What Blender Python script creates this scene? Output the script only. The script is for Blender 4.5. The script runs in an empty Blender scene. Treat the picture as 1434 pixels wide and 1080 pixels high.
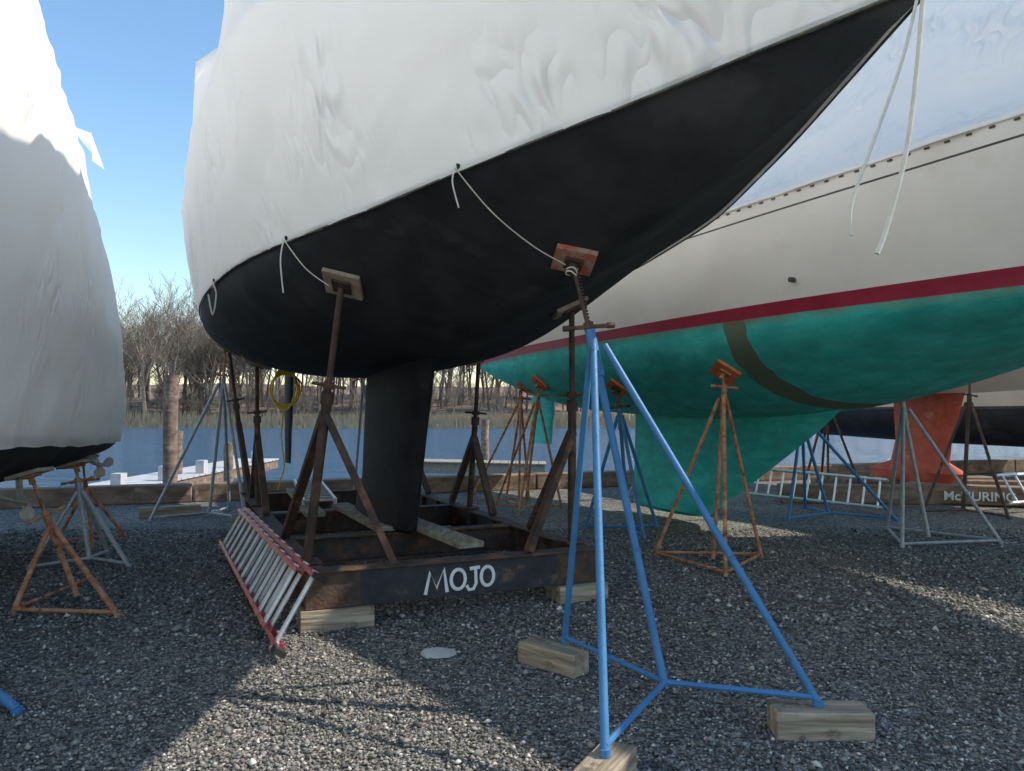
import bpy, bmesh, math, random
import numpy as np
from mathutils import Vector, Matrix, noise
from mathutils.bvhtree import BVHTree
random.seed(4); rng=np.random.default_rng(4)
S=bpy.context.scene
V=Vector
# ---------------- materials ----------------
def newmat(name):
    m=bpy.data.materials.new(name); m.use_nodes=True; nt=m.node_tree; nt.nodes.clear()
    out=nt.nodes.new('ShaderNodeOutputMaterial'); return m,nt,out
def N(nt,t,**k):
    n=nt.nodes.new(t)
    for a,b in k.items():
        if a.startswith('_'): setattr(n,a[1:],b)
        else: n.inputs[a.replace('__',' ')].default_value=b
    return n
def L(nt,a,b): nt.links.new(a,b)
def ramp(nt,stops):
    r=nt.nodes.new('ShaderNodeValToRGB'); e=r.color_ramp.elements
    while len(e)<len(stops): e.new(0.5)
    for i,(p,c) in enumerate(stops): e[i].position=p; e[i].color=(*c,1) if len(c)==3 else c
    return r
def pm(name,c1,c2=None,scale=6,rough=.6,bump=.2,bscale=40,metal=0,lo=.35,hi=.65,stretch=(1,1,1),spec=.4,c3=None,c3s=2.5,c3lo=.58,c3hi=.66,bdist=.01):
    m,nt,out=newmat(name); b=N(nt,'ShaderNodeBsdfPrincipled'); b.inputs['Roughness'].default_value=rough; b.inputs['Metallic'].default_value=metal
    b.inputs['Specular IOR Level'].default_value=spec
    tc=N(nt,'ShaderNodeTexCoord'); mp=N(nt,'ShaderNodeMapping'); mp.inputs['Scale'].default_value=stretch
    L(nt,tc.outputs['Object'],mp.inputs[0])
    n=N(nt,'ShaderNodeTexNoise',Scale=scale,Detail=5.0,Roughness=.6); L(nt,mp.outputs[0],n.inputs['Vector'])
    r=ramp(nt,[(lo,c1),(hi,c2 or c1)]); L(nt,n.outputs['Fac'],r.inputs[0]); col=r.outputs[0]
    if c3:
        n3=N(nt,'ShaderNodeTexNoise',Scale=c3s,Detail=4.0,Roughness=.65); L(nt,tc.outputs['Object'],n3.inputs['Vector'])
        r3=ramp(nt,[(c3lo,(0,0,0)),(c3hi,(1,1,1))]); L(nt,n3.outputs['Fac'],r3.inputs[0])
        mx=N(nt,'ShaderNodeMix',_data_type='RGBA'); L(nt,r3.outputs[0],mx.inputs[0]); L(nt,col,mx.inputs[6]); mx.inputs[7].default_value=(*c3,1); col=mx.outputs[2]
    L(nt,col,b.inputs['Base Color'])
    if bump:
        nb=N(nt,'ShaderNodeTexNoise',Scale=bscale,Detail=2.0); L(nt,mp.outputs[0],nb.inputs['Vector'])
        bp=N(nt,'ShaderNodeBump',Strength=bump,Distance=bdist); L(nt,nb.outputs['Fac'],bp.inputs['Height']); L(nt,bp.outputs[0],b.inputs['Normal'])
    L(nt,b.outputs[0],out.inputs[0]); return m
M={}
M['black']=pm('bottom_paint_black',(.030,.033,.037),(.048,.052,.057),3,.8,.2,60,c3=(.065,.067,.07),c3s=1.2,spec=.2)
M['keel']=pm('keel_paint',(.016,.016,.018),(.03,.03,.033),3,.7,.4,25,spec=.2,c3=(.05,.045,.042),c3s=5,c3lo=.62,c3hi=.74)
M['steel']=pm('rusty_dark_steel',(.045,.034,.029),(.12,.07,.048),7,.75,.5,50,c3=(.24,.11,.055),c3s=5,c3lo=.54,c3hi=.68)
M['rust']=pm('rust_orange',(.34,.12,.045),(.6,.34,.2),12,.8,.6,60,c3=(.17,.075,.04),c3s=9)
M['blue']=pm('blue_paint',(.05,.18,.37),(.065,.22,.44),5,.5,.2,60,c3=(.05,.12,.22),c3s=11,c3lo=.62,c3hi=.68)
M['galv']=pm('galvanised',(.32,.33,.34),(.48,.48,.49),14,.5,.2,60,metal=.3)
M['alu']=pm('aluminium',(.65,.65,.65),(.8,.8,.8),10,.4,.1,60,metal=.5)
M['ladred']=pm('red_fibreglass',(.45,.06,.07),(.6,.13,.13),8,.45,.1,60)
M['rubber']=pm('black_rubber',(.02,.02,.02),(.04,.04,.04),8,.8,0,60)
M['pador']=pm('orange_pad',(.62,.16,.06),(.75,.24,.1),10,.7,.3,50,c3=(.3,.2,.15),c3s=9)
M['padrd']=pm('worn_red_pad',(.5,.12,.06),(.62,.2,.12),14,.75,.4,50,c3=(.42,.34,.26),c3s=12,c3lo=.5,c3hi=.6)
M['padwd']=pm('plywood_pad',(.28,.22,.16),(.48,.4,.32),10,.8,.3,50)
M['wood']=pm('weathered_wood',(.2,.155,.105),(.5,.42,.31),4,.85,1.0,9,stretch=(6,6,.5),c3=(.17,.14,.1),c3s=8,lo=.32,hi=.68)
M['woodg']=pm('grey_plank',(.22,.18,.13),(.42,.36,.27),4,.85,.8,9,stretch=(5,.6,5),c3=(.17,.15,.09),c3s=5)
M['timber']=pm('dark_timber',(.13,.09,.065),(.3,.21,.15),3,.9,.8,8,stretch=(.6,2.5,3),c3=(.38,.28,.2),c3s=3)
M['teal']=pm('teal_antifoul',(.035,.48,.43),(.085,.64,.57),4,.7,.3,30,c3=(.05,.36,.33),c3s=2.2,c3lo=.46,c3hi=.8,spec=.22,stretch=(1,1,2.5))
M['stripe']=pm('boot_stripe_red',(.28,.02,.045),(.36,.035,.065),3,.4,0,60)
M['gel']=pm('white_gelcoat',(.76,.72,.65),(.84,.80,.73),1.6,.35,0,20,c3=(.66,.60,.51),c3s=2,c3lo=.6,c3hi=.9)
M['cream']=pm('cream_gelcoat',(.7,.6,.48),(.78,.7,.58),1.6,.4,0,20)
M['redbot']=pm('red_antifoul',(.42,.07,.04),(.55,.12,.08),6,.6,.3,30,c3=(.52,.28,.22),c3s=4,c3lo=.6,c3hi=.75)
M['dkline']=pm('dark_trim',(.05,.045,.04),(.1,.09,.07),3,.6,0,60)
M['cord']=pm('grubby_edge_cord',(.05,.055,.04),(.2,.2,.14),9,.8,0,60)
M['rope']=pm('white_rope',(.7,.66,.54),(.82,.78,.68),30,.9,.8,300,bdist=.003)
M['yellow']=pm('yellow_hose',(.75,.5,.04),(.85,.62,.08),9,.5,0,60)
M['white']=pm('white_paint',(.75,.75,.75),(.85,.85,.85),20,.6,.2,60)
M['dockw']=pm('dock_deck',(.45,.44,.42),(.6,.58,.55),3,.8,.2,20)
M['bronze']=pm('propeller_metal',(.5,.48,.45),(.7,.68,.65),12,.45,.2,60,metal=.2)
M['bark']=pm('bark',(.15,.12,.095),(.29,.235,.185),3,.95,0)
M['reed']=pm('dry_reed',(.42,.29,.16),(.6,.45,.28),.5,.95,0)
M['slab']=pm('pale_stone',(.5,.48,.43),(.65,.62,.58),9,.9,.5,40)
def tealband():
    m=M['teal'].copy(); m.name='teal_antifoul_band'; nt=m.node_tree
    b=[n for n in nt.nodes if n.type=='BSDF_PRINCIPLED'][0]; src=b.inputs['Base Color'].links[0].from_socket
    tc=[n for n in nt.nodes if n.type=='TEX_COORD'][0]
    sp=N(nt,'ShaderNodeSeparateXYZ'); L(nt,tc.outputs['Object'],sp.inputs[0])
    nz=N(nt,'ShaderNodeTexNoise',Scale=5.0,Detail=4.0); L(nt,tc.outputs['Object'],nz.inputs['Vector'])
    a=N(nt,'ShaderNodeMath',_operation='MULTIPLY_ADD'); L(nt,nz.outputs['Fac'],a.inputs[0]); a.inputs[1].default_value=.12; L(nt,sp.outputs['X'],a.inputs[2])
    s=N(nt,'ShaderNodeMath',_operation='SUBTRACT'); L(nt,a.outputs[0],s.inputs[0]); s.inputs[1].default_value=2.62
    ab=N(nt,'ShaderNodeMath',_operation='ABSOLUTE'); L(nt,s.outputs[0],ab.inputs[0])
    lt=N(nt,'ShaderNodeMath',_operation='LESS_THAN'); L(nt,ab.outputs[0],lt.inputs[0]); lt.inputs[1].default_value=.14
    mu=N(nt,'ShaderNodeMath',_operation='MULTIPLY'); L(nt,lt.outputs[0],mu.inputs[0]); mu.inputs[1].default_value=.85
    mx=N(nt,'ShaderNodeMix',_data_type='RGBA'); L(nt,mu.outputs[0],mx.inputs[0]); L(nt,src,mx.inputs[6]); mx.inputs[7].default_value=(.16,.13,.07,1)
    g=N(nt,'ShaderNodeMath',_operation='MULTIPLY_ADD'); L(nt,nz.outputs['Fac'],g.inputs[0]); g.inputs[1].default_value=.12; L(nt,sp.outputs['Z'],g.inputs[2])
    mr=N(nt,'ShaderNodeMapRange'); L(nt,g.outputs[0],mr.inputs[0]); mr.inputs[1].default_value=2.33; mr.inputs[2].default_value=2.42; mr.inputs[3].default_value=0; mr.inputs[4].default_value=.7
    mx2=N(nt,'ShaderNodeMix',_data_type='RGBA'); L(nt,mr.outputs[0],mx2.inputs[0]); L(nt,mx.outputs[2],mx2.inputs[6]); mx2.inputs[7].default_value=(.2,.17,.08,1)
    L(nt,mx2.outputs[2],b.inputs['Base Color']); return m
M['tealband']=tealband()
def wrapmat(name,str1=1.0,trans=.4,tint=(.92,.91,.885)):
    m,nt,out=newmat(name)
    tc=N(nt,'ShaderNodeTexCoord')
    n1=N(nt,'ShaderNodeTexNoise',Scale=1.5,Detail=2.0,Roughness=.45,Distortion=.4); L(nt,tc.outputs['Object'],n1.inputs['Vector'])
    mp2=N(nt,'ShaderNodeMapping'); mp2.inputs['Scale'].default_value=(5,3,1.9); mp2.inputs['Rotation'].default_value=(0,.75,0); L(nt,tc.outputs['Object'],mp2.inputs[0])
    n2=N(nt,'ShaderNodeTexNoise',Scale=1.5,Detail=1.0,Roughness=.4,Distortion=.35); L(nt,mp2.outputs[0],n2.inputs['Vector'])
    s=N(nt,'ShaderNodeMath',_operation='SUBTRACT'); L(nt,n2.outputs['Fac'],s.inputs[0]); s.inputs[1].default_value=.5
    ab=N(nt,'ShaderNodeMath',_operation='ABSOLUTE'); L(nt,s.outputs[0],ab.inputs[0])
    n3=N(nt,'ShaderNodeTexNoise',Scale=1.2,Detail=2.0); L(nt,tc.outputs['Object'],n3.inputs['Vector'])
    r3=ramp(nt,[(.5,(0,0,0)),(.68,(1,1,1))]); L(nt,n3.outputs['Fac'],r3.inputs[0])
    mu=N(nt,'ShaderNodeMath',_operation='MULTIPLY'); L(nt,ab.outputs[0],mu.inputs[0]); L(nt,r3.outputs[0],mu.inputs[1])
    ma=N(nt,'ShaderNodeMath',_operation='MULTIPLY_ADD'); L(nt,mu.outputs[0],ma.inputs[0]); ma.inputs[1].default_value=.7; 
    m5=N(nt,'ShaderNodeMath',_operation='MULTIPLY'); L(nt,n1.outputs['Fac'],m5.inputs[0]); m5.inputs[1].default_value=.25; L(nt,m5.outputs[0],ma.inputs[2])
    b2=N(nt,'ShaderNodeBump',Strength=.85*str1,Distance=.25); L(nt,ma.outputs[0],b2.inputs['Height'])
    d=N(nt,'ShaderNodeBsdfDiffuse',Color=(*tint,1)); t=N(nt,'ShaderNodeBsdfTranslucent',Color=(.92,.91,.87,1)); g=N(nt,'ShaderNodeBsdfGlossy',Color=(1,1,1,1),Roughness=.3)
    for q in (d,t,g): L(nt,b2.outputs[0],q.inputs['Normal'])
    m1=N(nt,'ShaderNodeMixShader',Fac=trans); L(nt,d.outputs[0],m1.inputs[1]); L(nt,t.outputs[0],m1.inputs[2])
    m2=N(nt,'ShaderNodeMixShader',Fac=.08); L(nt,m1.outputs[0],m2.inputs[1]); L(nt,g.outputs[0],m2.inputs[2])
    L(nt,m2.outputs[0],out.inputs[0]); return m
M['wrap']=wrapmat('shrink_wrap_film')
M['wrap2']=wrapmat('shrink_wrap_film_smooth',.55,.25)
def gravelmat(stone=False):
    m,nt,out=newmat('gravel_stone' if stone else 'gravel_ground'); b=N(nt,'ShaderNodeBsdfPrincipled',Roughness=.9)
    b.inputs['Specular IOR Level'].default_value=.2
    tc=N(nt,'ShaderNodeTexCoord')
    stops=[(0,(.075,.073,.07)),(.3,(.145,.141,.132)),(.6,(.23,.221,.204)),(.85,(.33,.31,.275)),(.95,(.46,.42,.36)),(1,(.75,.70,.62))]
    if stone:
        at=N(nt,'ShaderNodeAttribute',_attribute_name='rnd'); r=ramp(nt,stops); L(nt,at.outputs['Fac'],r.inputs[0])
        L(nt,r.outputs[0],b.inputs['Base Color'])
    else:
        v=N(nt,'ShaderNodeTexVoronoi',Scale=52.0,Randomness=1.0); L(nt,tc.outputs['Object'],v.inputs['Vector'])
        sp=N(nt,'ShaderNodeSeparateColor'); L(nt,v.outputs['Color'],sp.inputs[0]); r=ramp(nt,stops); L(nt,sp.outputs[0],r.inputs[0])
        n=N(nt,'ShaderNodeTexNoise',Scale=.8,Detail=4.0); L(nt,tc.outputs['Object'],n.inputs['Vector'])
        rr=ramp(nt,[(.3,(.74,.73,.71)),(.7,(1.15,1.12,1.06))]); L(nt,n.outputs['Fac'],rr.inputs[0])
        mx=N(nt,'ShaderNodeMix',_data_type='RGBA',_blend_type='MULTIPLY'); mx.inputs[0].default_value=1; L(nt,r.outputs[0],mx.inputs[6]); L(nt,rr.outputs[0],mx.inputs[7])
        L(nt,mx.outputs[2],b.inputs['Base Color'])
        bp=N(nt,'ShaderNodeBump',Strength=1.0,Distance=.02,_invert=True); L(nt,v.outputs['Distance'],bp.inputs['Height']); L(nt,bp.outputs[0],b.inputs['Normal'])
    L(nt,b.outputs[0],out.inputs[0]); return m
# ---------------- mesh builder ----------------
class MB:
    def __init__(s): s.v=[];s.f=[];s.m=[]
    def tube(s,p0,p1,r0,r1=None,n=10,mi=0,cap=True):
        p0=V(p0);p1=V(p1); r1=r0 if r1 is None else r1; d=(p1-p0)
        if d.length<1e-6: return
        d.normalize(); a=d.orthogonal().normalized(); b=d.cross(a); o=len(s.v)
        for p,r in ((p0,r0),(p1,r1)):
            for i in range(n):
                t=2*math.pi*i/n; s.v.append(p+a*math.cos(t)*r+b*math.sin(t)*r)
        for i in range(n):
            j=(i+1)%n; s.f.append((o+i,o+j,o+n+j,o+n+i)); s.m.append(mi)
        if cap: s.f.append(tuple(range(o+n-1,o-1,-1))); s.f.append(tuple(range(o+n,o+2*n))); s.m+= [mi,mi]
    def path(s,pts,r,n=8,mi=0):
        pts=[V(p) for p in pts]; o=len(s.v); a=None
        for k,p in enumerate(pts):
            d=(pts[min(k+1,len(pts)-1)]-pts[max(k-1,0)]).normalized()
            if a is None: a=d.orthogonal().normalized()
            a=(a-d*a.dot(d)).normalized(); b=d.cross(a)
            for i in range(n):
                t=2*math.pi*i/n; s.v.append(p+a*math.cos(t)*r+b*math.sin(t)*r)
        for k in range(len(pts)-1):
            for i in range(n):
                j=(i+1)%n; q=o+k*n; s.f.append((q+i,q+j,q+n+j,q+n+i)); s.m.append(mi)
        s.f.append(tuple(range(o+n-1,o-1,-1))); e=o+(len(pts)-1)*n; s.f.append(tuple(range(e,e+n))); s.m+=[mi,mi]
    def box(s,c,x,y,z,mi=0):
        c=V(c);x=V(x)/2;y=V(y)/2;z=V(z)/2;o=len(s.v)
        for k in (-1,1):
            for i,j in ((-1,-1),(1,-1),(1,1),(-1,1)): s.v.append(c+x*i+y*j+z*k)
        for f in ((3,2,1,0),(4,5,6,7),(0,1,5,4),(1,2,6,5),(2,3,7,6),(3,0,4,7)): s.f.append(tuple(o+q for q in f)); s.m.append(mi)
    def beam(s,p0,p1,w,h,mi=0,up=(0,0,1)):
        p0=V(p0);p1=V(p1);d=p1-p0; u=V(up); side=d.cross(u).normalized(); u=side.cross(d).normalized()
        s.box((p0+p1)/2,d,side*w,u*h,mi)
    def hbeam(s,p0,p1,w,h,th=.016,mi=0):
        p0=V(p0);p1=V(p1);up=V((0,0,1))
        s.beam(p0+up*(h/2-th/2),p1+up*(h/2-th/2),w,th,mi); s.beam(p0-up*(h/2-th/2),p1-up*(h/2-th/2),w,th,mi)
        s.beam(p0,p1,th,h-2*th-.002,mi)
    def obj(s,name,mats,parent=None,smooth=False,bevel=0):
        me=bpy.data.meshes.new(name); me.from_pydata([tuple(p) for p in s.v],[],s.f)
        for m in mats: me.materials.append(m)
        me.polygons.foreach_set('material_index',s.m)
        bm=bmesh.new(); bm.from_mesh(me); bmesh.ops.recalc_face_normals(bm,faces=bm.faces); bm.to_mesh(me); bm.free()
        me.polygons.foreach_set('use_smooth',[True]*len(me.polygons))
        if not smooth: me.set_sharp_from_angle(angle=math.radians(40))
        o=bpy.data.objects.new(name,me); S.collection.objects.link(o)
        if parent: o.parent=parent
        if bevel:
            b=o.modifiers.new('b','BEVEL'); b.width=bevel; b.segments=2
        return o
def empty(name,loc=(0,0,0),rz=0):
    e=bpy.data.objects.new(name,None); e.empty_display_size=.3; S.collection.objects.link(e); e.location=loc; e.rotation_euler=(0,0,rz); return e
def herm(xs,ys,x):
    xs=np.array(xs,float); ys=np.array(ys,float); m=np.gradient(ys,xs)
    i=np.clip(np.searchsorted(xs,x)-1,0,len(xs)-2); h=xs[i+1]-xs[i]; t=(x-xs[i])/h
    return (2*t**3-3*t**2+1)*ys[i]+(t**3-2*t**2+t)*h*m[i]+(-2*t**3+3*t**2)*ys[i+1]+(t**3-t**2)*h*m[i+1]
# ---------------- boats ----------------
class Boat:
    def __init__(s,name,O,axis,tab,rake=.75,rk0=.55,vs=None):
        s.O=V((O[0],O[1],0)); s.ax=V((axis[0],axis[1],0)).normalized(); s.ang=math.atan2(s.ax.y,s.ax.x); s.vs=vs
        s.T=[r[0] for r in tab]; s.tab=np.array(tab,float); s.rake=rake; s.rk0=rk0
        s.e=empty(name,(O[0],O[1],0),s.ang)
    def g(s,k,t): return float(herm(s.T,s.tab[:,k],t))
    def shift(s,t,z,zw):
        t1=s.T[-1]; r=max(0,(t-(t1*s.rk0))/(t1*(1-s.rk0))); return t+s.rake*r*r*max(0,z-zw)
    def frac(s,t,q):
        e=0
        if s.vs: e=min(1,max(0,(t-s.vs[0])/(s.vs[1]-s.vs[0]))); e=e*e*(3-2*e)
        return (1-e)*(1-math.sqrt(max(0,1-q**2.2)))+e*q**1.1
    def bottom(s,t,w):
        wl=max(s.g(1,t),.01); zw=s.g(2,t); zb=s.g(3,t); q=min(abs(w)/wl,1)
        return s.world(t,w,zb+(zw-zb)*s.frac(t,q))
    def normal_in(s,t,w):
        p=s.bottom(t,w); a=s.bottom(t+.05,w)-p; b=s.bottom(t,w+.05)-p; n=a.cross(b).normalized()
        return n if n.z>0 else -n
    def world(s,t,w,z):
        near=V((s.ax.y,-s.ax.x,0)); return s.O+s.ax*t+near*w+V((0,0,z))
    def grid(s,name,rows,mats,mrow,cap0=True,cap1=True,disp=None):
        b=MB(); nu=len(rows[0])
        for r in rows: b.v+= [V(p) for p in r]
        for i in range(len(rows)-1):
            for j in range(nu-1):
                b.f.append((i*nu+j,(i+1)*nu+j,(i+1)*nu+j+1,i*nu+j+1)); b.m.append(mrow[j])
        if cap0: b.f.append(tuple(range(nu))); b.m.append(mrow[0])
        if cap1: e=(len(rows)-1)*nu; b.f.append(tuple(range(e,e+nu))); b.m.append(mrow[0])
        if disp:
            for k,p in enumerate(b.v): b.v[k]=disp(p)
        return b.obj(name,mats,s.e,smooth=False)
    def hull(s,mats,top=((0,0),),nst=90,full=True):
        rows=[];t0,t1=s.T[0],s.T[-1]
        for i in range(nst+1):
            t=t0+(t1-t0)*(1-(1-i/nst)**1.15); wl,zw,zb,wd,zd=[s.g(k,t) for k in range(1,6)]; wl=max(wl,.004); half=[];mr=[]
            nb=16
            for k in range(nb+1):
                a=k/nb*math.pi/2; q=math.sin(a); z=zb+(zw-zb)*s.frac(t,q); half.append((t,wl*q,z)); mr.append(0)
            mr.pop()
            prev=0
            for fe,mi in top:
                if fe<=0: continue
                ns=max(1,int(round((fe-prev)*8)))
                for k in range(1,ns+1):
                    f=prev+(fe-prev)*k/ns; z=zw+(zd-zw)*f; w=wl+(wd-wl)*(1-(1-f)**1.6); half.append((s.shift(t,z,zw),max(w,.004),z)); mr.append(mi)
                prev=fe
            row=[(p[0],-p[1],p[2]) for p in half[::-1]]+[(p[0],p[1],p[2]) for p in half[1:]]
            rows.append(row); mrow=mr[::-1]+mr
        return s.grid('hull',rows,mats,mrow)
    def foil(s,name,rows,mat):
        b=MB(); n=20
        for (z,tl,tt,th) in rows:
            for i in range(n):
                a=2*math.pi*i/n; x=(1-math.cos(a))/2; xx=min(x,1); y=th/2*2.0*math.sin(a)*max(0,1-xx)**.35*.62
                b.v.append(V((tl+(tt-tl)*xx,y,z)))
        for k in range(len(rows)-1):
            for i in range(n):
                j=(i+1)%n; b.f.append((k*n+i,k*n+j,(k+1)*n+j,(k+1)*n+i)); b.m.append(0)
        b.f.append(tuple(range(n))); e=(len(rows)-1)*n; b.f.append(tuple(range(e,e+n))); b.m+=[0,0]
        return b.obj(name,[mat],s.e)
    def wrap(s,f0,prof,nst=200,amp=.02,mat='wrap'):
        rows=[];t0,t1=s.T[0],s.T[-1]
        for i in range(nst+1):
            t=t0+(t1-t0)*i/nst; zw=s.g(2,t); w0,z0=f0(t); half=[(w0-.012,z0-.004),(w0+.004,z0-.014),(w0+.008,z0+.012)]
            cp=prof(t); pw,pz=w0+.006,z0+.012
            for ci,(w,z,n,bul) in enumerate(cp):
                for k in range(1,n+1):
                    f=k/n; bb=bul*math.sin(math.pi*f); half.append((pw+(w-pw)*f+bb,pz+(z-pz)*f))
                pw,pz=w,z
            tk=[(s.shift(t,z,zw),max(w,.003),z) for w,z in half]
            rows.append([(a,-w,z) for a,w,z in tk[::-1]]+[(a,w,z) for a,w,z in tk])
        nu=len(rows[0])
        def disp(p):
            q=V((p.x*.9,p.y*.9,p.z*.5)); d=noise.fractal(q*2.2,1.0,2.0,3)*amp
            q2=V((p.x*4+p.z*3.0,p.y*3,p.z*1.6)); d+=max(0,noise.noise(q*.8+V((5,2,1))))*noise.noise(q2)*amp*2.5
            sg=-1 if p.y<0 else 1
            return p+V((0,sg*d*min(1,abs(p.y)*3),0))
        return s.grid('shrink_wrap',rows,[M[mat]],[0]*(nu-1),disp=disp)
K=(-1.26,7.4); AX=(.47,-.883)
mojo=Boat('sailboat',K,AX,[
(-5.7,.85,2.78,2.62,1.15,4.0),(-4.6,1.15,2.72,2.40,1.42,4.0),(-3,1.42,2.66,2.08,1.66,3.98),(-1.43,1.58,2.65,1.89,1.76,3.98),(0,1.6,2.65,1.88,1.8,4.0),(1.31,1.5,2.65,1.96,1.76,4.03),
(2.2,1.32,2.65,2.06,1.66,4.07),(3.0,1.09,2.67,2.20,1.46,4.12),(3.75,.86,2.71,2.36,1.2,4.2),(4.25,.65,2.76,2.46,1.0,4.25),(4.65,.47,2.80,2.55,.82,4.28),(5.1,.26,2.86,2.68,.56,4.36),(5.64,.004,2.93,2.90,.12,4.42)],vs=(.6,3.2))
mojo.hull([M['black'],M['black']],top=((.012,1),))
mojo.foil('keel',[(2.02,1.27,-.62,.27),(1.3,1.05,-.72,.25),(.8,.9,-.78,.26),(.55,.82,-.98,.30),(.42,.78,-1.05,.30),(.385,.65,-.95,.16)],M['keel'])
mojo.foil('rudder',[(2.55,-4.45,-5.05,.1),(1.5,-4.5,-5.02,.09),(.7,-4.58,-4.95,.06)],M['keel'])
def mprof(t):
    wd=mojo.g(4,t); zd=mojo.g(5,t); sc=abs(math.sin(math.pi*(t+.3)/1.7)); zs=zd+.78-.12*sc; end=max(0,(t-4)/1.6)
    return [(wd,zd,14,.03),(max(wd-.06-.13*sc,.02),zs,8,-.03*sc),(.03,6.5-.9*end-(.5 if t<-5 else 0),12,0)]
mojo.wrap(lambda t:(max(mojo.g(1,t),.003)+.012,mojo.g(2,t)),mprof,amp=.028)
b=MB()
for sg in (-1,1): b.path([(t,sg*(max(mojo.g(1,t),.003)+.014),mojo.g(2,t)-.012) for t in np.linspace(-5.7,5.62,90)],.006,6)
b.obj('wrap_edge_cord',[M['cord']],mojo.e)
G=(2.45,10.0); GX=(.44,-.9)
gt=[(-5.3,.85,2.38,2.2,1.1,3.42),(-4.3,1.15,2.36,1.93,1.4,3.36),(-2.5,1.52,2.35,1.56,1.72,3.32),(-1,1.63,2.35,1.45,1.8,3.32),(1,1.68,2.35,1.42,1.84,3.33),(2.2,1.66,2.35,1.49,1.83,3.34),(3.1,1.6,2.35,1.66,1.78,3.36),(4.3,1.42,2.35,2.0,1.65,3.4),(5.5,1.05,2.37,2.17,1.4,3.47),(6.7,.5,2.40,2.3,.9,3.56),(7.7,.004,2.45,2.43,.15,3.65)]
green=Boat('sailboat',G,GX,gt,rake=.9)
green.hull([M['tealband'],M['stripe'],M['gel'],M['dkline']],top=((.115,1),(.86,2),(.875,3),(1.0,2)))
green.foil('keel',[(1.62,2.5,-1.34,.36),(1.3,2.1,-1.34,.34),(.97,1.6,-1.36,.34),(.48,.85,-1.38,.34),(.15,.3,-1.4,.32),(.1,.1,-1.3,.2)],M['teal'])
green.foil('rudder',[(2.1,-3.8,-4.6,.12),(1.5,-3.85,-4.75,.11),(.9,-3.95,-4.6,.08)],M['teal'])
def gprof(t,bt=green):
    wd=bt.g(4,t); zd=bt.g(5,t); sc=abs(math.sin(math.pi*t/1.9)); end=max(0,(t-5)/2.7)
    return [(wd*.62,zd+.75-.1*sc,14,-.05-.05*sc),(.03,5.9-1.2*end,14,-.04)]
green.wrap(lambda t:(green.g(4,t)+.015,green.g(5,t)-.0),gprof)
b=MB()
for sg in (-1,1):
    for t in np.arange(-5,7.2,.13):
        w=green.g(4,t);z=green.g(5,t)-.03; tt=green.shift(t,z,green.g(2,t)); b.box((tt,sg*(w+.002),z),(.035,0,0),(0,.012,0),(0,0,.014))
b.obj('toe_rail_slots',[M['dkline']],green.e)
b=MB(); b.tube((3.3,-1.66,2.62),(3.3,-1.71,2.62),.022,mi=0); b.obj('through_hull',[M['dkline']],green.e)
bc=Boat('sailboat',(7.2,13.0),(.44,-.9),[(-5,.8,2.5,2.35,1.1,3.5),(-3,1.3,2.45,2.0,1.55,3.45),(0,1.55,2.45,1.8,1.75,3.45),(2.5,1.3,2.45,1.9,1.6,3.5),(4.5,.6,2.5,2.2,1.0,3.6),(5.5,.004,2.55,2.53,.15,3.7)])
bc.hull([M['gel'],M['cream']],top=((1,1),),nst=50)
bc.foil('keel',[(2.0,.8,-.6,.3),(1.0,.5,-.55,.28),(.62,.45,-.65,.3),(.45,.75,-1.1,.45),(.28,.5,-1.0,.35)],M['redbot'])
bc.wrap(lambda t:(bc.g(4,t)+.015,bc.g(5,t)),lambda t:[(.03,5.2,10,0)],nst=40)
bd=Boat('motorboat',(12.5,16.5),(.6,-.8),[(-6,1.6,1.55,.85,1.7,2.9),(-3,1.75,1.55,.72,1.9,2.9),(1,1.7,1.58,.7,2.0,3.0),(4,1.1,1.7,.95,1.6,3.2),(6,.004,1.9,1.85,.2,3.5)])
bd.hull([M['black'],M['dkline'],M['cream']],top=((.04,1),(1,2)),nst=50)
bd.wrap(lambda t:(bd.g(4,t)+.015,bd.g(5,t)),lambda t:[(.03,4.8,10,0)],nst=40)
lb=Boat('motorboat',(-6.35,8.0),(.24,-.97),[(-.7,1.74,1.17,.8,1.38,4.08),(0,1.8,1.18,.76,1.55,4.08),(1.2,1.86,1.2,.72,1.85,4.1),(2.6,1.95,1.26,.70,2.1,4.12),(5,1.98,1.3,.70,2.15,4.2),(8,1.6,1.35,.8,1.9,4.4),(10,.8,1.5,1.1,1.2,4.6),(11.2,.004,1.6,1.55,.2,4.8)])
lb.hull([M['black'],M['black']],top=((.02,1),),nst=50)
def lprof(t):
    wd=lb.g(4,t); zd=lb.g(5,t); wl=lb.g(1,t); sc=abs(math.sin(math.pi*(t+.7)/1.5))
    return [(wl+.10,1.75,5,.03),(wd,zd,16,.08),(wd-.08,zd+.07,1,0),(wd-.24-.05*sc,zd+.9,6,-.03),(wd*.45 if t<9 else .1,zd+2.3,8,-.03),(.03,zd+2.7,3,0)]
lb.wrap(lambda t:(lb.g(1,t)+.03,lb.g(2,t)-.03+.006*math.sin(t*9)),lprof,nst=120,amp=.03,mat='wrap2')
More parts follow.
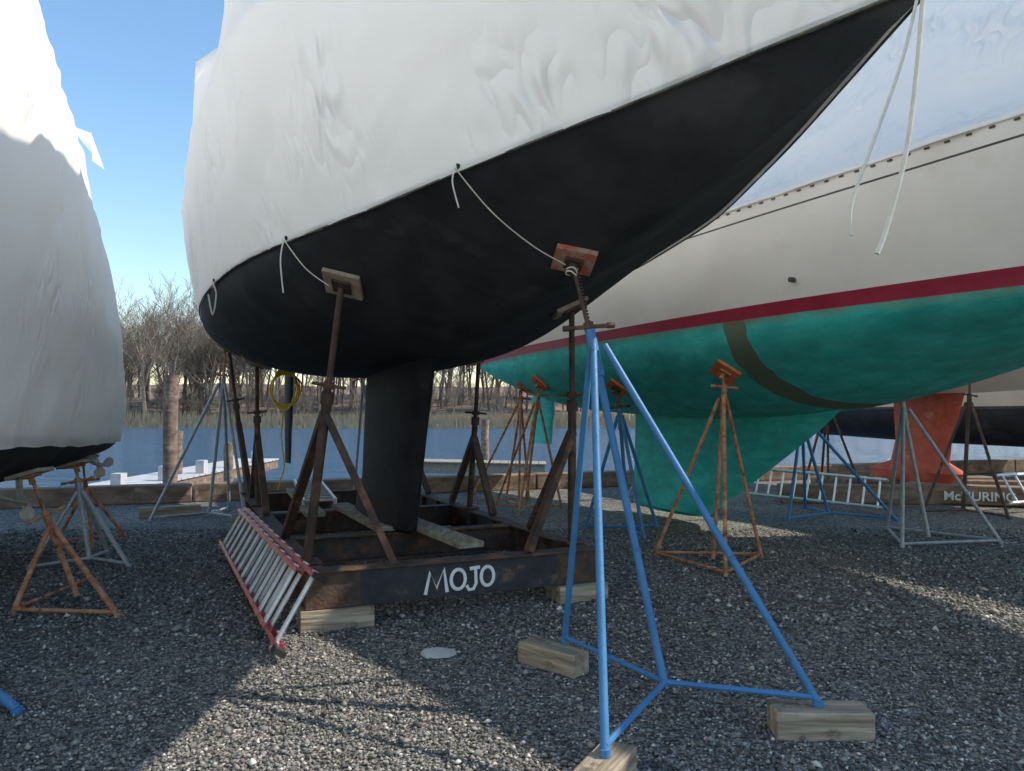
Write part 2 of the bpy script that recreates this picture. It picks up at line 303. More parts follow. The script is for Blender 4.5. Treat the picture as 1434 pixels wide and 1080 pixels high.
def prop(t,y,z,par,nm,R=.13):
    b=MB(); b.tube((t+1.0,y,z+.22),(t,y,z),.02,n=10); b.tube((t+.06,y,z),(t-.1,y,z),.04,.015,n=12)
    b.beam((t+.2,y,z+.04),(t+.25,y,z+.3),.03,.08)
    for k in range(3):
        a=2*math.pi*k/3+.4; r=V((0,math.cos(a),math.sin(a)))*R/.2; q=V((0,-math.sin(a),math.cos(a)))*R/.2;o=len(b.v); c=V((t,y,z))
        pts=[(.03,-.03,.02),(.10,-.075,.035),(.17,-.06,.02),(.2,0,0),(.16,.07,-.03),(.09,.07,-.04),(.03,.03,-.02)]
        for side in (-.006,.006):
            for (rr,qq,xx) in pts: b.v.append(c+r*rr+q*qq+V((xx+side,0,0)))
        b.f.append(tuple(o+i for i in range(7))); b.f.append(tuple(o+7+i for i in range(6,-1,-1))); b.m+=[0,0]
        for i in range(7):
            j=(i+1)%7; b.f.append((o+i,o+j,o+7+j,o+7+i)); b.m.append(0)
    b.obj(nm,[M['bronze']],par)
prop(-.75,1.55,.84,lb.e,'propeller',.16); prop(1.2,1.45,.60,lb.e,'propeller_2',.15)
b=MB()
b.v+=[V((-.30,1.50,4.78)),V((-.42,1.22,4.9)),V((-.78,1.52,4.5)),V((-.3,1.52,4.45))]; b.f+=[(0,1,2),(0,2,3)]; b.m+=[0,0]; b.obj('wrap_flap',[M['wrap2']],lb.e)
shade_boat=Boat('sailboat',(9.8,4.6),GX,gt,rake=.9)  # extra boat added out of view to cast shadow on the gravel
shade_boat.hull([M['black'],M['stripe'],M['gel'],M['dkline']],top=((.115,1),(.86,2),(.875,3),(1.0,2)),nst=50)
shade_boat.foil('keel',[(1.62,1.5,-1.0,.36),(.6,1.0,-1.2,.34),(.1,.8,-1.3,.32)],M['black'])
shade_boat.wrap(lambda t:(shade_boat.g(4,t)+.015,shade_boat.g(5,t)),lambda t:gprof(t,shade_boat),nst=60)
# ---- sun direction: searched together with the added boat's place, to fit the sunlit gaps on the gravel
bpy.context.view_layer.update()
def bvh(objs):
    vs=[];fs=[]
    for o in objs:
        mw=o.matrix_world; k=len(vs); vs+=[mw@v.co for v in o.data.vertices]; fs+=[tuple(k+i for i in p.vertices) for p in o.data.polygons]
    return BVHTree.FromPolygons(vs,fs)
main=bvh([o for e in (mojo,green,bc,bd,lb) for o in e.e.children if o.name.split('.')[0] in('hull','shrink_wrap','keel')])
side=bvh([o for o in shade_boat.e.children])
def samples(sy,sx):
    P=[];n1=n2=0
    for py in range(700,1080,sy):
        for px in range(0,1434,sx):
            d=1560/(py-576)
            a=(py>925 and 549<=px<=553+(py-925)*1.0); c=(px>1320 and 846<py<892); n1+=a; n2+=c
            P.append((V(((px-717)/1040*d,d,0.0)),1 if a else (2 if c else 0)))
    n0=len(P)-n1-n2; W={1:100/max(n1,1),2:25/max(n2,1),0:-430/n0}
    return [(p,W[k]) for p,k in P]
def score(P,az,el,offs):
    a=math.radians(az);e=math.radians(el); d=V((math.sin(a)*math.cos(e),math.cos(a)*math.cos(e),math.sin(e)))
    lit=[(p,t) for p,t in P if main.ray_cast(p,d)[0] is None]; r=(-1e9,)
    if sum(t for p,t in lit if t>0)<18: return r
    for of in offs:
        o=V((of[0],of[1],0)); sc=0
        for p,t in lit:
            if side.ray_cast(p-o,d)[0] is None: sc+=t
        if sc>r[0]: r=(sc,az,el,of)
    return r
def okpos(of):
    P=V((9.8+of[0],4.6+of[1],0)); a=V((GX[0],GX[1],0)).normalized(); c=V((-a.y,a.x,0))
    st=P-a*5.3-c*1.3
    if st.y>0 and st.x/st.y<.74: return False
    if (P-c*1.9).dot(c)<1.0: return False
    g=P-V((G[0],G[1],0)); k=P-V((K[0],K[1],0))
    if abs(g.dot(c))<3.75 and g.dot(a)<14.6: return False
    if abs(k.dot(c))<3.5 and k.dot(a)<12.4: return False
    return True
offs=[o for o in [(x,y) for x in np.arange(-6,5.1,1.0) for y in np.arange(-13,2.1,1.5)] if okpos(o)]
P1=samples(15,26); best=(-1e9,)
for az in range(66,121,3):
    for el in range(32,60,3):
        r=score(P1,az,el,offs)
        if r[0]>best[0]: best=r
P2=samples(8,15); b0=best; best=(-1e9,)
for az in np.arange(b0[1]-2,b0[1]+2.1,1):
    for el in np.arange(b0[2]-2,b0[2]+2.1,1):
        r=score(P2,az,el,[o for o in [(b0[3][0]+i,b0[3][1]+j) for i in (-.7,0,.7) for j in (-.8,0,.8)] if okpos(o)] or [b0[3]])
        if r[0]>best[0]: best=r
_,AZ,EL,OF=best
shade_boat.e.location=(9.8+OF[0],4.6+OF[1],0)  # move the added boat to where its shadow fits best
# ---------------- jack stands ----------------
def stand(hub,feet,pad,apexf,mat,padm,nrm=(0,0,1),ring=False,r=.022,padr=.26,zf=.02,post=True,name='jack_stand',strap=False):
    b=MB(); H=V((hub[0],hub[1],zf+.02)); P=V(pad); A=H+(P-H)*apexf; d=(P-H).normalized(); n=V(nrm).normalized()
    F=[V((f[0],f[1],zf)) for f in feet]
    for i,f in enumerate(F):
        b.tube(A+(V((f.x,f.y,A.z))-A)*.06,f,r,n=12)
        if ring: b.tube(f+V((0,0,.02)),F[(i+1)%len(F)]+V((0,0,.02)),r*.75,n=8)
        else: b.tube(H+V((0,0,.02)),f+V((0,0,.02)),r*.75,n=8)
        b.tube(f-V((0,0,.02)),f+V((0,0,.01)),r*1.25,n=10)
    if post: b.tube(H,A,r*1.05,n=12)
    b.tube(A-d*.18,A+d*.09,r*1.5,n=14)
    b.tube(A,P-n*.05,r*.62,n=10,mi=1)
    for k in range(int((P-A).length/.02)):
        c=A+d*(.1+k*.02)
        if (c-A).length<(P-A).length-.06: b.tube(c,c+d*.008,r*.74,n=8,mi=1,cap=True)
    x=d.cross(V((0,1,0))).normalized() if abs(d.y)<.9 else V((1,0,0)); x=(x+d.cross(x)*.3).normalized()
    b.tube(A+d*.11-x*.11,A+d*.11+x*.11,.012,n=8,mi=1); b.tube(A+d*.095,A+d*.135,r*1.5,n=6,mi=1)
    for s in (-1,1): b.tube(A+d*.11+x*.11*s,A+d*.11+x*.15*s,.017,n=8,mi=1)
    ua=(V((1,0.1,0))-n*n.x).normalized(); wa=n.cross(ua)
    b.box(P-n*.012,ua*padr,wa*padr,n*.03,mi=2); b.box(P-n*.036,ua*padr*.45,wa*padr*.45,n*.018,mi=1)
    b.tube(P-n*.1,P-n*.045,r*1.2,n=10,mi=1)
    if strap:
        b.path([P-n*(.062+.004*math.sin(q*2.3))+ua*(.03*math.cos(q))+wa*(.03*math.sin(q))-n*.004*q for q in np.linspace(0,13,34)],.0045,6,mi=3)
    return b.obj(name,[mat,M['rust'] if mat is not M['steel'] and mat is not M['blue'] else M['steel'],padm,M['rope']])
def tri(c,r,a0): return [(c[0]+r*math.cos(math.radians(a0+120*k)),c[1]+r*math.sin(math.radians(a0+120*k))) for k in range(3)]
PT,PW=3.62,.1
p=mojo.bottom(PT,PW); n=mojo.normal_in(PT,PW)
stand((.74,3.64),[(.37,3.0),(1.42,3.5),(.31,4.43)],p-n*.005,.77,M['blue'],M['padrd'],n,zf=.15,strap=True,r=.019,padr=.23)
def gstand(t,w,hub,R0,a0,mat,padm=None,ring=False,boat=green,apexf=.78,**k):
    p=boat.bottom(t,w); n=boat.normal_in(t,w); return stand(hub,tri(hub,R0,a0),p-n*.005,apexf,mat,padm or M['pador'],n,ring=ring,**k)
gstand(2.2,1.43,(1.99,7.4),.62,-95,M['rust'],ring=True,apexf=.86,r=.019)
gstand(-1.79,1.39,(.2,11.3),.6,20,M['rust'],M['pador'],r=.02,apexf=.85)
gstand(-2.7,1.2,(-.1,12.2),.6,50,M['rust'],M['pador'],r=.02,apexf=.85)
gstand(.23,1.38,(1.45,9.3),.55,-80,M['blue'],M['pador'],apexf=.8)
gstand(.4,-1.4,(4.5,10.6),.85,-150,M['blue'],apexf=.75)
gstand(2.0,-1.4,(4.85,8.7),.72,-140,M['galv'],M['padwd'],ring=True,apexf=.82)
gstand(-2.2,-1.35,(2.6,12.7),.7,-100,M['galv'],M['padwd'],apexf=.8)
gstand(1.6,1.2,(6.6,10.9),.6,-60,M['steel'],M['padwd'],boat=bc)
gstand(-1.0,1.2,(5.6,13.2),.6,-40,M['steel'],M['padwd'],boat=bc)
gstand(2.6,-1.0,(9.3,11.2),.6,-60,M['galv'],M['padwd'],boat=bc)
gstand(-4.0,1.0,(-4.3,10.6),.75,-150,M['galv'],M['padwd'],boat=mojo)
gstand(-4.2,-.9,(-1.9,11.8),.7,-80,M['galv'],M['padwd'],boat=mojo)
stand((-3.42,5.9),[(-2.87,5.45),(-3.68,5.53),(-3.7,6.6)],(-3.95,6.1,1.0),.55,M['rust'],M['padwd'],(-.3,0,1),ring=True,r=.02)
stand((-4.15,7.35),tri((-4.15,7.35),.5,-20),(-4.4,7.5,.98),.7,M['galv'],M['padwd'],(-.3,0,1))
stand((-4.75,8.45),tri((-4.75,8.45),.4,-60),(-4.85,8.4,.98),.6,M['rust'],M['padwd'],(-.2,0,1),r=.018)
stand((-3.05,3.95),[(-2.46,3.74),(-3.4,3.35),(-3.3,4.6)],(-3.8,3.9,1.05),.6,M['blue'],M['pador'],(-.3,0,1))
# ---------------- wood blocks ----------------
def blk(c,l,w,h,rz):
    b=MB(); b.box((0,0,0),(h,0,0),(0,w,0),(0,0,l)); 
    for v in b.v: v.x+=random.uniform(-.004,.004); v.y+=random.uniform(-.004,.004)
    o=b.obj('wood_block',[M['wood']],bevel=.007); o.rotation_euler=(0,math.radians(90),math.radians(rz)); o.location=c; return o
blk((.36,2.97,.065),.36,.14,.13,60); blk((1.43,3.5,.065),.44,.16,.13,-2); blk((.24,4.4,.065),.42,.15,.13,-42)
A=V((-1.42,5.13,0)); B=V((.68,6.02,0)); fx=(B-A).normalized(); fu=V((-.41,.912,0)).normalized()
W=(B-A).length
blk(A+fx*.22+fu*.05+V((0,0,.07)),.5,.28,.14,20); blk(B-fx*.15+fu*.05+V((0,0,.07)),.42,.28,.14,20)
blk(A+fx*.1+fu*5.2+V((0,0,.07)),.5,.28,.14,20); blk(B-fx*.15+fu*5.2+V((0,0,.07)),.5,.28,.14,20)
blk((-4.9,10.7,.07),.8,.2,.14,25); blk((-5.2,6.9,.2),.4,.35,.4,10)
# ---------------- cradle ----------------
cr=empty('boat_cradle'); b=MB(); Z=V((0,0,1)); zc=.27; hh=.25
b.beam(A+Z*zc,B+Z*zc,.10,hh)
b.beam(A+Z*(zc+hh/2+.006)-fx*.0,B+Z*(zc+hh/2+.006),.17,.012)
for L0 in (1.5,3.2,5.3):
    b.hbeam(A+fu*L0+fx*.06+Z*zc,B+fu*L0-fx*.06+Z*zc,.14,hh-.01)
b.obj('cross_beams',[M['steel']],cr,bevel=.003)
b=MB()
for P in (A+fx*.06,B-fx*.06):
    b.hbeam(P+fu*.11+Z*zc,P+fu*5.45+Z*zc,.14,hh)
    for k in range(1,9): b.beam(P+fu*(.11+k*.6)+Z*(zc-.1),P+fu*(.11+k*.6)+Z*(zc+.1),.12,.01,up=tuple(fu))
b.obj('side_rails',[M['steel']],cr)
posts=MB()
def cpost(base,t,w,braces,r=.034):
    p=mojo.bottom(t,w); n=mojo.normal_in(t,w); base=base+Z*(zc+hh/2+.012); d=(p-n*.06-base); mid=base+d*.62
    posts.tube(base,mid,r,n=12); posts.tube(mid-d.normalized()*.05,mid+d.normalized()*.03,r*1.35,n=12); posts.tube(mid,p-n*.05,r*.68,n=10)
    dn=d.normalized(); x=dn.cross(V((0,1,0))).normalized()
    posts.tube(mid+dn*.08-x*.12,mid+dn*.08+x*.12,.011,n=8); posts.tube(mid+dn*.06,mid+dn*.1,r*1.3,n=6)
    ua=(V((1,.1,0))-n*n.x).normalized(); wa=n.cross(ua)
    posts.box(p-n*.018,ua*.26,wa*.26,n*.03,mi=1); posts.box(p-n*.042,ua*.13,wa*.13,n*.016)
    posts.box(base+Z*.004,fx*.18,fu*.18,Z*.016)
    for q,f in braces: posts.beam(base+d*f,q+Z*(zc+hh/2+.02),.07,.05)
cpost(A+fx*.06+fu*.3,2.1,1.0,[(A+fx*.62,.56),(A+fx*.06+fu*1.5,.56)])
cpost(A+fx*.06+fu*3.9,-2.3,.85,[(A+fx*.06+fu*3.0,.5),(A+fx*.06+fu*4.7,.5)])
cpost(A+fx*.06+fu*5.3,-3.6,1.0,[(A+fx*.06+fu*4.9,.5)])
cpost(B-fx*.06+fu*.3,2.3,-.7,[(B-fx*.6,.5),(B-fx*.06+fu*1.1,.5)])
cpost(B-fx*.06+fu*2.7,-.2,-1.1,[(B-fx*.06+fu*2.0,.5),(B-fx*.06+fu*3.3,.5)])
cpost(B-fx*.06+fu*5.0,-2.5,-1.0,[(B-fx*.06+fu*4.2,.5)])
posts.obj('posts_and_pads',[M['steel'],M['padwd']],cr)
b=MB()
def plank(p,q,w,h): b.beam(p,q,w,h)
plank(A+fx*1.35+fu*.35+Z*.43,A+fx*1.25+fu*1.95+Z*.43,.22,.045)
plank(A+fx*.95+fu*1.45+Z*.425,A+fx*.9+fu*3.4+Z*.425,.2,.045)
plank(A+fx*.5+fu*2.6+Z*.43,A+fx*.65+fu*5.3+Z*.43,.2,.045)
b.obj('planks',[M['woodg']],cr,bevel=.004)
b=MB(); fn=V((fx.y,-fx.x,0))
if fn.y>0: fn=-fn
b.box(A+fx*1.14+fn*.052+Z*zc,fx*1.53,fn*.003,Z*(hh-.012)); b.obj('black_paint_patch',[pm('black_patch',(.02,.022,.03),(.045,.045,.055),6,.6,.3,40,c3=(.14,.085,.06),c3s=6)],cr)
b=MB()
def stroke(pts,r=.013):
    P=[A+fx*(.84+x)+fn*.056+Z*(.185+z) for x,z in pts]; b.path(P,r,8)
stroke([(0,-.01),(.035,.15),(.085,.03),(.14,.165),(.165,-.005)],.014)
stroke([(.25+.055*math.cos(a),.08+.072*math.sin(a)) for a in np.linspace(1.6,7.9,22)])
stroke([(.34,.15),(.42,.155)]); stroke([(.385,.15),(.39,.04),(.37,.0),(.335,-.005),(.315,.03)])
stroke([(.48+.05*math.cos(a),.085+.07*math.sin(a)) for a in np.linspace(1.6,7.9,22)])
for v in b.v:
    dd=(v-(A+Z*v.z)).dot(fn); v-=fn*(dd-.0545)*.85
b.obj('lettering',[M['white']],cr)
# ---------------- ladders ----------------
def ladder(u0,u1,l0,l1,mr,mg,name,n=12,double=True,feet=True):
    u0,u1,l0,l1=map(V,(u0,u1,l0,l1)); b=MB(); d=(u1-u0).normalized(); v=(l0-u0); v=(v-d*v.dot(d)).normalized(); nn=d.cross(v).normalized()
    if nn.x>0: nn=-nn
    for off,a0,a1 in ((0,0,1),(.065,.07,.97)) if double else ((0,0,1),):
        s=.0 if off==0 else .035
        pu0=u0+(u1-u0)*a0+nn*off+v*s; pu1=u0+(u1-u0)*a1+nn*off+v*s; pl0=l0+(l1-l0)*a0+nn*off-v*s; pl1=l0+(l1-l0)*a1+nn*off-v*s
        for q0,q1,sg in ((pu0,pu1,1),(pl0,pl1,-1)):
            b.beam(q0,q1,.006,.06,mi=0,up=tuple(nn)); 
            b.beam(q0+nn*.027+v*.012*sg,q1+nn*.027+v*.012*sg,.028,.005,mi=0,up=tuple(nn)); b.beam(q0-nn*.027+v*.012*sg,q1-nn*.027+v*.012*sg,.028,.005,mi=0,up=tuple(nn))
        for k in range(n):
            f=(k+.5)/n; b.tube(pu0+(pu1-pu0)*f-v*.01,pl0+(pl1-pl0)*f+v*.01,.017,n=8,mi=1)
            for q in (pu0+(pu1-pu0)*f,pl0+(pl1-pl0)*f): b.tube(q-v*.012,q+v*.012,.024,n=8,mi=1)
    if feet:
        for q in (u0,l0): b.box(q-d*.03+nn*.01,d*.10,v*.035,nn*.075,mi=2)
    return b.obj(name,[mr,mg,M['rubber']])
ladder((-1.20,4.68,.46),(-2.84,8.0,.46),(-1.40,4.52,.06),(-3.04,7.9,.06),M['ladred'],M['alu'],'extension_ladder',n=12)
ladder((-2.3,8.2,.5),(-3.1,10.6,.5),(-1.95,8.3,.5),(-2.75,10.7,.5),M['alu'],M['alu'],'ladder',n=9,double=False,feet=False)
ladder((5.5,10.9,.5),(4.1,12.6,.55),(5.35,10.7,.1),(3.95,12.4,.12),M['alu'],M['alu'],'ladder',n=10,double=False,feet=False)
ladder((7.2,11.1,.55),(9.8,12.2,.55),(7.3,10.9,.15),(9.9,12.0,.15),M['alu'],M['alu'],'ladder',n=10,double=False,feet=False)
# ---------------- ropes ----------------
def rope(pts,r,name='tie_rope',sub=8):
    P=[V(p) for p in pts]; out=[]
    for i in range(len(P)-1):
        p0,p1,p2,p3=P[max(i-1,0)],P[i],P[i+1],P[min(i+2,len(P)-1)]
        for k in range(sub):
            t=k/sub; out.append(.5*((2*p1)+(p2-p0)*t+(2*p0-5*p1+4*p2-p3)*t*t+(3*p1-p0-3*p2+p3)*t**3))
    out.append(P[-1]); b=MB(); b.path(out,r,8); return b.obj(name,[M['rope']])
def wlp(t,dz=0,dw=.04): 
    return mojo.world(t,mojo.g(1,t)+dw,mojo.g(2,t)+dz)
rp=empty('tie_ropes')
def R(*a,**k):
    o=rope(*a,**k); o.parent=rp
e1=wlp(3.76); pad=mojo.bottom(PT,PW)+V((-.06,-.1,-.06)); R([e1,e1.lerp(pad,.35)+V((-.02,-.03,-.05)),e1.lerp(pad,.7)+V((-.01,-.03,-.05)),pad],.0035)
R([e1+V((0,0,.0)),e1+V((-.01,-.02,-.08)),e1+V((.02,0,-.2))],.004)
e2=wlp(2.05); pd=mojo.bottom(2.1,1.0)+V((-.08,-.1,-.04)); R([e2,e2.lerp(pd,.5)+V((0,-.02,-.04)),pd],.004); R([e2,e2+V((-.01,-.03,-.15)),e2+V((.005,-.01,-.36))],.005)
e3=wlp(.1); pd=mojo.bottom(-2.3,.85)+V((-.05,-.1,-.05)); R([e3,e3.lerp(pd,.5)+V((0,-.02,-.12)),pd],.006); R([e3,e3+V((.05,-.03,-.12)),e3+V((.02,-.03,-.3)),e3+V((-.02,-.03,-.12))],.007)
for t,w in ((3.76,.03),(2.05,.03),(.1,.03)):
    q=wlp(t,.01,.02); b=MB(); b.tube(q-V((.01,.0,0)),q+V((.01,0,.005)),.015,n=8); b.obj('knot',[M['rubber']],rp)
bt=mojo.world(5.60,0,2.95)
R([bt+V((0,-.02,0)),bt+V((-.07,-.02,-.28)),bt+V((-.18,-.03,-.57)),bt+V((-.245,-.02,-.76)),bt+V((-.25,-.02,-.87))],.006)
R([bt+V((.01,-.02,0)),bt+V((-.025,-.03,-.3)),bt+V((-.065,-.03,-.58)),bt+V((-.13,-.02,-.84)),bt+V((-.165,-.02,-.93))],.0085)
R([bt+V((.01,-.02,.06)),bt+V((-.02,-.03,.02)),bt+V((.01,.02,-.03)),bt+V((.02,-.03,.03)),bt+V((-.01,.0,.12))],.007)
b=MB(); c=V((-2.95,9.6,1.78))
for k in range(7):
    rx=.15+.01*k; b.path([c+V((rx*math.cos(a)+.01*math.sin(3*a+k),.012*k+.02*math.sin(a*2+k),(.27-.012*k)*math.sin(a))) for a in np.linspace(0,6.28,30)],.011,6)
b.path([c+V((.0,0,-.25)),c+V((-.03,0,-.6)),c+V((.02,0,-1.0)),c+V((-.1,.1,-1.3))],.01,6)
b.obj('coiled_hose',[M['yellow']])
# ---------------- ground etc ----------------
wd=V((9.8,3.4,0)).normalized(); wl=lambda x:11.6+(x+7.7)*3.4/9.8
me=bpy.data.meshes.new('gravel_ground'); me.from_pydata([(-80,-60,0),(80,-60,0),(80,wl(80),0),(-80,wl(-80),0),(80,wl(80),-3),(-80,wl(-80),-3)],[],[(0,1,2,3),(3,2,4,5)])
me.materials.append(gravelmat()); S.collection.objects.link(bpy.data.objects.new('gravel_ground',me))
n=75000; y=2.3*np.exp(rng.random(n)*math.log(9.5/2.3)); x=(rng.random(n)*2-1)*.78*y
sz=rng.uniform(.0045,.012,n)*(1+.35*(y>5))*(1+.9*(rng.random(n)>.975)); base=np.array([(1,0,0),(-1,0,0),(0,1,0),(0,-1,0),(0,0,1),(0,0,-1)],float)
ang=rng.random(n)*6.28; ca,sa=np.cos(ang),np.sin(ang)
vv=base[None]*rng.uniform(.65,1.35,(n,6,1))+rng.uniform(-.3,.3,(n,6,3)); vv[:,:,0]*=rng.uniform(.8,1.5,(n,1)); vv[:,:,2]*=.75; vv*=sz[:,None,None]
vx=vv[:,:,0]*ca[:,None]-vv[:,:,1]*sa[:,None]; vy=vv[:,:,0]*sa[:,None]+vv[:,:,1]*ca[:,None]
co=np.stack([vx+x[:,None],vy+y[:,None],vv[:,:,2]+(sz*rng.uniform(.1,.9,n))[:,None]],-1).reshape(-1,3)
tri8=np.array([(0,2,4),(2,1,4),(1,3,4),(3,0,4),(2,0,5),(1,2,5),(3,1,5),(0,3,5)])
fc=(tri8[None]+np.arange(n)[:,None,None]*6).reshape(-1)
me=bpy.data.meshes.new('gravel_stones'); me.vertices.add(n*6); me.vertices.foreach_set('co',co.ravel()); me.loops.add(len(fc)); me.loops.foreach_set('vertex_index',fc.astype(np.int32))
nf=len(fc)//3; me.polygons.add(nf); me.polygons.foreach_set('loop_start',np.arange(0,nf*3,3,dtype=np.int32)); me.update(calc_edges=True)
at=me.attributes.new('rnd','FLOAT','POINT'); at.data.foreach_set('value',np.repeat(rng.random(n),6).astype(np.float32))
me.materials.append(gravelmat(True)); S.collection.objects.link(bpy.data.objects.new('gravel_stones',me))
b=MB(); o0=[(math.cos(a)*(.11+.02*math.sin(3*a)),math.sin(a)*.075*(1+.2*math.sin(5*a+1))) for a in np.linspace(0,6.28,9)[:-1]]
for z in (.008,.03): b.v+=[V((x-.45,y+4.6,z)) for x,y in o0]
b.f.append(tuple(range(7,-1,-1))); b.f.append(tuple(range(8,16))); b.m+=[0,0]
for i in range(8): j=(i+1)%8; b.f.append((i,j,8+j,8+i)); b.m.append(0)
b.obj('flat_stone',[M['slab']])
b=MB(); p0=V((-70,wl(-70),.0)); p1=V((70,wl(70),0)); nrm=V((-wd.y,wd.x,0)); k=0; L0=(p1-p0).length
while k<L0:
    q=p0+wd*k; l=random.uniform(5,7); b.beam(q+Z*.15,q+wd*(l-.03)+Z*.15,.32,.3); k+=l
for k in np.arange(0,L0,2.0): b.tube(p0+wd*k+nrm*.35-Z*3,p0+wd*k+nrm*.35+Z*.1,.15,n=10)
b.beam(p0+nrm*.2-Z*1.45,p1+nrm*.2-Z*1.45,.1,2.8)
b.obj('timber_seawall',[M['timber']],bevel=.02)
b=MB()
for (p,q) in (((4.4,12.3,.15),(7.6,12.0,.15)),((6.4,12.2,.17),(8.3,11.6,.17)),((5.4,13.3,.15),(8.8,13.8,.15)),((7.9,13.0,.15),(11,12.5,.15))): b.beam(p,q,.28,.3)
tb=b.obj('timber_beams',[M['timber']],bevel=.02)
cu=bpy.data.curves.new('lettering','FONT'); cu.body='McHURING'; cu.size=.2; cu.extrude=.004; cu.offset=.003
to=bpy.data.objects.new('lettering',cu); S.collection.objects.link(to); cu.materials.append(M['white'])
dv=V((1.9,-.6,0)).normalized(); to.rotation_euler=(math.radians(90),0,math.atan2(dv.y,dv.x)); to.location=V((6.4,12.2,0))+dv*.55+V((dv.y,-dv.x,0))*.15+Z*.09; to.parent=tb
me=bpy.data.meshes.new('river_water'); me.from_pydata([(-900,-200,-1.5),(900,-200,-1.5),(900,400,-1.5),(-900,400,-1.5)],[],[(0,1,2,3)])
m,nt,out=newmat('river_water'); pb=N(nt,'ShaderNodeBsdfPrincipled',Roughness=.13); pb.inputs['Base Color'].default_value=(.045,.11,.19,1)
tc=N(nt,'ShaderNodeTexCoord'); mp=N(nt,'ShaderNodeMapping'); mp.inputs['Scale'].default_value=(.3,1.3,1); L(nt,tc.outputs['Object'],mp.inputs[0])
nz=N(nt,'ShaderNodeTexNoise',Scale=1.1,Detail=5.0,Roughness=.6,Distortion=.6); L(nt,mp.outputs[0],nz.inputs['Vector'])
bp=N(nt,'ShaderNodeBump',Strength=1.0,Distance=.8); L(nt,nz.outputs['Fac'],bp.inputs['Height']); L(nt,bp.outputs[0],pb.inputs['Normal']); L(nt,pb.outputs[0],out.inputs[0])
me.materials.append(m); S.collection.objects.link(bpy.data.objects.new('river_water',me))
b=MB()
for k in range(30): b.box((-10.2,17.5+k*.42,-.42),(1.7,0,0),(0,.38,0),(0,0,.05))
b.box((-10.2,23.7,-.62),(1.6,0,0),(0,12.4,0),(0,0,.3),mi=1)
for k in range(5): b.box((-9.5,18+k*2.4,-.2),(.25,0,0),(0,.3,0),(0,0,.4))
b.obj('floating_dock',[M['dockw'],M['timber']])
b=MB()
for k in range(20): b.box((-3.9+k*.26,27+k*.02-.1*k,-.28),(.24,0,0),(0,1.4,0),(0,0,.05))
b.box((-1.4,26.3,-.5),(5.0,-1.6,0),(0,1.3,0),(0,0,.35),mi=0); b.obj('floating_dock',[M['woodg'],M['timber']])
for (x,y,zt,r) in ((-7.35,16,2.28,.15),(-10.1,22.5,.9,.13),(-8.0,21,.6,.13),(-1.0,27.5,1.2,.15)):
    b=MB(); b.path([(x,y,-3),(x+.01,y,0),(x-.01,y,zt*.6),(x+.02,y,zt)],r,12); b.obj('wood_piling',[M['timber']])
def hz(x,y):
    s=135+6*noise.noise(V((x*.02,0,0)))
    t=max(0,(y-s)); return -2.2+min(t,4)*.35+max(0,t-4)*.13*min(1,1) + noise.noise(V((x*.05,y*.05,0)))*1.2*min(1,t/10)
b=MB(); xs=np.linspace(-260,330,120); ys=np.concatenate([np.linspace(128,160,20),np.linspace(165,400,16)])
for y in ys:
    for x in xs: b.v.append(V((x,y,min(hz(x,y),9+noise.noise(V((x*.02,y*.02,0)))*3))))
for i in range(len(ys)-1):
    for j in range(len(xs)-1): q=i*len(xs)+j; b.f.append((q,q+1,q+len(xs)+1,q+len(xs))); b.m.append(0)
b.obj('far_river_bank',[pm('bank_soil',(.17,.125,.085),(.3,.22,.15),.25,.95,.6,1.5,bdist=.5,c3=(.36,.28,.19),c3s=.15)],smooth=True)
b=MB()
for k in range(9000):
    x=random.uniform(-130,60); s=135+6*noise.noise(V((x*.02,0,0))); y=s+random.uniform(-.5,6); h=random.uniform(1.0,2.8); z=hz(x,y)-.2; o=len(b.v); w=random.uniform(.08,.22); l=random.uniform(-.4,.4)
    b.v+=[V((x-w,y,z)),V((x+w,y,z)),V((x+l,y,z+h))]; b.f.append((o,o+1,o+2)); b.m.append(0)
me=bpy.data.meshes.new('reeds'); me.from_pydata([tuple(v) for v in b.v],[],b.f); me.materials.append(M['reed']); S.collection.objects.link(bpy.data.objects.new('reeds',me))
def tree(seed,H):
    r_=random.Random(seed); b=MB()
    def br(p,d,l,r,dep):
        k=2 if dep>2 else 3; q=p; pts=[p]
        for i in range(k):
            d=(d+V((r_.uniform(-1,1),r_.uniform(-1,1),r_.uniform(-.3,.7)))*(.12 if dep==0 else .25)).normalized(); nq=q+d*l/k
            b.tube(q,nq,r*(1-.28*i/ k*1.5),r*(1-.28*(i+1)/k*1.5),n=5 if dep==0 else 3,cap=False); q=nq; pts.append(q)
        if dep>=4: return
        nc=[7,5,5,4][dep]
        for c in range(nc):
            f=(.35 if dep==0 else .25)+(.65 if dep==0 else .75)*(c+r_.random())/nc; f=min(f,1); i=min(int(f*k),k-1); a=pts[i].lerp(pts[i+1],f*k-i)
            ax=V((r_.uniform(-1,1),r_.uniform(-1,1),r_.uniform(-.1,.5))).normalized(); nd=(d*r_.uniform(.6,1.1)+ax*.85+V((0,0,.15))).normalized()
            br(a,nd,l*r_.uniform(.42,.66),max(r*(1-f*.4)*.45,.026),dep+1)
    br(V((0,0,-.5)),V((0,0,1)),H*.62,H*.013+.05,0)
    me=bpy.data.meshes.new('bare_tree'); me.from_pydata([tuple(v) for v in b.v],[],b.f); me.materials.append(M['bark']); return me
tv=[tree(s,h) for s,h in ((1,20),(2,17),(3,22),(4,15),(5,19),(6,18))]
te=empty('bare_trees')
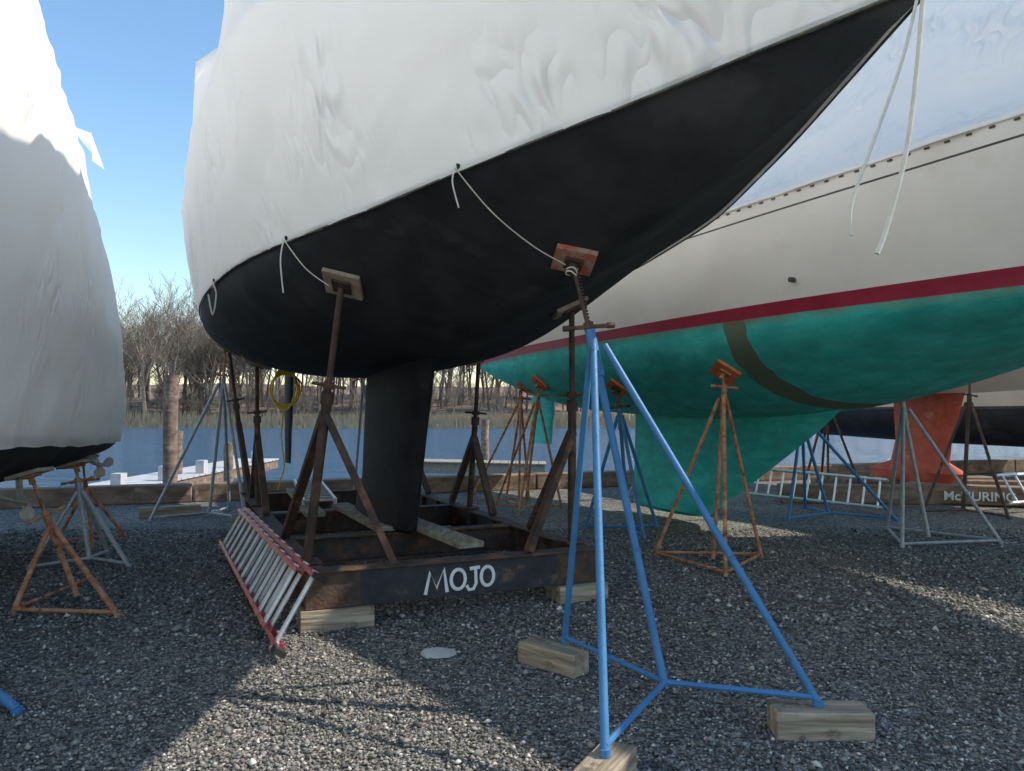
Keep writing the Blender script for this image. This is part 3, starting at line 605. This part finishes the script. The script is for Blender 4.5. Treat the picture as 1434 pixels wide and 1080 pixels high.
def addt(x,y,sc,k=None):
    o=bpy.data.objects.new('bare_tree_part',random.choice(tv) if k is None else tv[k]); S.collection.objects.link(o); o.parent=te
    o.location=(x,y,min(hz(x,y),9)); o.rotation_euler=(random.uniform(-.05,.05),random.uniform(-.05,.05),random.uniform(0,6.28)); o.scale=(sc,sc,sc*random.uniform(.9,1.1))
for k in range(185):
    x=-110+130*random.random(); y=random.uniform(147,185); addt(x,y,random.uniform(.8,1.18))
for k in range(150): addt(random.uniform(-105,30),random.uniform(141,160),random.uniform(.2,.42))
addt(-70.5,143,1.25,2); addt(-66,144,1.1,0); addt(-61,150,1.15,4)
for k in range(30): addt(random.uniform(30,130),random.uniform(150,190),random.uniform(.8,1.1))
# ---------------- light / world ----------------
SAZ=math.radians(float(AZ)); SEL=math.radians(float(EL))
sd=V((math.sin(SAZ)*math.cos(SEL),math.cos(SAZ)*math.cos(SEL),math.sin(SEL)))
w=bpy.data.worlds.new('World'); S.world=w; w.use_nodes=True; nt=w.node_tree; nt.nodes.clear()
sky=nt.nodes.new('ShaderNodeTexSky'); sky.sky_type='NISHITA'; sky.sun_disc=False; sky.sun_elevation=SEL; sky.sun_rotation=SAZ; sky.air_density=1.5; sky.dust_density=.05; sky.ozone_density=4.5
hs=nt.nodes.new('ShaderNodeHueSaturation'); hs.inputs['Saturation'].default_value=1.06; hs.inputs['Value'].default_value=1.45
bg=nt.nodes.new('ShaderNodeBackground'); bg.inputs[1].default_value=.15; wo=nt.nodes.new('ShaderNodeOutputWorld'); nt.links.new(sky.outputs[0],hs.inputs['Color']); nt.links.new(hs.outputs[0],bg.inputs[0]); nt.links.new(bg.outputs[0],wo.inputs[0])
ld=bpy.data.lights.new('sun','SUN'); ld.energy=5.0; ld.angle=math.radians(.53); ld.color=(1,.92,.79); lo=bpy.data.objects.new('sun',ld); S.collection.objects.link(lo); lo.rotation_euler=sd.to_track_quat('Z','Y').to_euler()
S.view_settings.view_transform='Standard'; S.view_settings.look='None'; S.view_settings.exposure=0
cd=bpy.data.cameras.new('camera'); co_=bpy.data.objects.new('camera',cd); S.collection.objects.link(co_); co_.location=(0,0,1.5); co_.rotation_euler=(math.radians(90+1.98),0,0); cd.lens=26.1; cd.sensor_width=36; cd.clip_end=2000; cd.clip_start=.05; S.camera=co_
